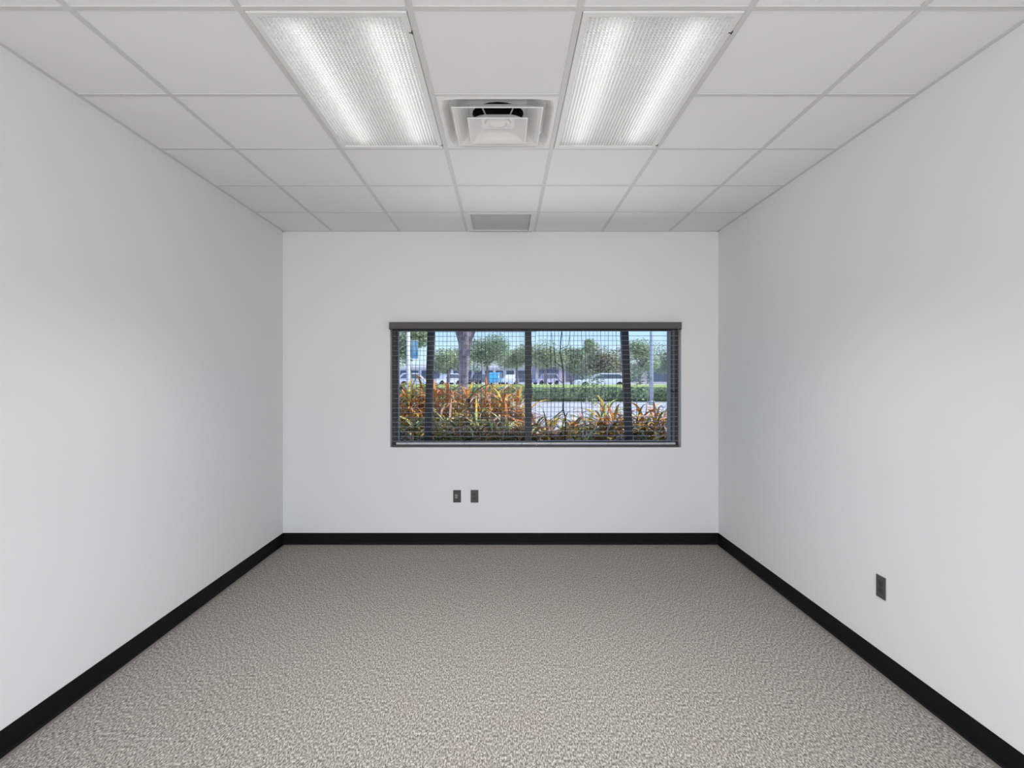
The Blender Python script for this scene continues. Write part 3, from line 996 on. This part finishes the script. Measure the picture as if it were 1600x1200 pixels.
P(775, 592, 7.9, ORANGE, 'orange strap leaved plant below the bright blue car', 16, group=g1)
P(803, 600, 7.5, ORANGE, 'orange strap leaved plant left of the mullion', 17, n=80, group=g1)
P(640, 640, 6.5, GREEN, 'green and tan strap leaved plant in front at the left edge of the window', 21, n=70, group=g2)
P(695, 642, 6.4, GREEN, 'arching green strap leaved plant in front, right of the left slanting post', 22, n=80, group=g2)
P(738, 638, 6.5, GREEN, 'arching pale green strap leaved plant in front of the near grey trunk', 23, n=90, group=g2)
P(775, 645, 6.6, GREEN, 'dark green strap leaved plant in front, below the bright blue car', 24, n=70, group=g2)
P(812, 648, 6.5, (3, 2, 2, 2, 1, 1), 'orange and green strap leaved plant in front, beside the mullion', 25, n=70, group=g2)
P(848, 644, 6.9, GOLD, 'golden strap leaved plant just right of the mullion', 31, n=80, group=g3)
P(884, 650, 6.6, GOLD, 'golden strap leaved plant at the foot of the thin bare sapling', 32, n=80, group=g3)
P(915, 646, 7.0, (2.5, 3, 2, 1, .5, .5), 'orange gold strap leaved plant below the white car', 33, n=80, group=g3)
P(943, 626, 7.1, (1, 5, 1.5, .6, .3, .5), 'tall yellow strap leaved plant left of the right slanting post', 34, n=60, spread=.6, group=g3)
P(966, 632, 6.8, BROWN, 'brownish pink strap leaved plant behind the right slanting post', 35, n=80, group=g3)
P(1000, 636, 7.0, GOLD, 'golden green strap leaved plant right of the right slanting post', 36, n=80, group=g3)
P(1030, 628, 6.9, (1.5, 2.5, 1.8, 2.5, .5, .5), 'tan tipped strap leaved plant below the lamp pole', 37, n=80, group=g3)
P(905, 672, 6.2, GREEN, 'low green strap leaved plant in front, below the white car', 26, n=60, group=g2)
P(1010, 672, 6.3, GREEN, 'low green strap leaved plant in front at the right edge of the window', 27, n=60, group=g2)

# thin bare sapling and a small leafy shrub between plants and road
y = 6.35
r = empty('bare_sapling', (px(881, y), y, G0))
pts = [(884, 760), (882, 700), (884, 655), (880, 640), (881, 610), (880, 575), (875, 552), (876, 535), (878, 515), (874, 490), (879, 460)]
bm = bmesh.new()
tube(bm, [(px(a, y) - px(881, y), 0.0, pz(b, y) - G0) for a, b in [(882, 816)] + pts], [0.009] * 5 + [0.007] * 4 + [0.005] * 3, 7)
obj('stem', bm, mat('dark_twig', rgb(58, 60, 54), 0.9), r)
for (a, b), (c, d), (e_, f_) in (((880, 575), (868, 566), (862, 520)), ((881, 600), (869, 590), (868, 560)), ((880, 640), (868, 650), (850, 665)), ((876, 545), (888, 540), (893, 505))):
    bm = bmesh.new()
    tube(bm, [(px(a, y) - px(881, y), 0, pz(b, y) - G0), (px(c, y) - px(881, y), 0.01, pz(d, y) - G0), (px(e_, y) - px(881, y), 0.02, pz(f_, y) - G0)], [0.005, 0.004, 0.002], 6)
    obj('twig', bm, M['wire'], r)
tag(r, 'thin dark bare sapling standing right of the mullion', 'sapling')
y = 11.5
def shrub(pxc, yc, rad, lab, seed):
    r = empty('leafy_shrub', (px(pxc, y), y, G0))
    zc = pz(yc, y) - G0
    bm = bmesh.new()
    for s in (-.2, 0, .2): tube(bm, [(s * .3, 0, -0.03), (s, 0, zc * .6), (s * 1.4, 0, zc)], [0.012, 0.01, 0.005], 6)
    obj('stem', bm, M['bark'], r)
    bm = bmesh.new(); rr = random.Random(seed)
    leaf_cloud(bm, (0, 0, zc), rad, 260, 0.065, rr, 0.7)
    leaf_cloud(bm, (0, 0, zc - .35), rad * .8, 90, 0.065, rr, 0.7)
    obj('leaves', bm, M['leafB'], r)
    tag(r, lab, 'shrub')
shrub(925, 596, 0.30, 'loose leafy shrub in front of the white car, left of the right slanting post', 51)
shrub(995, 588, 0.32, 'loose leafy shrub just right of the right slanting post', 52)
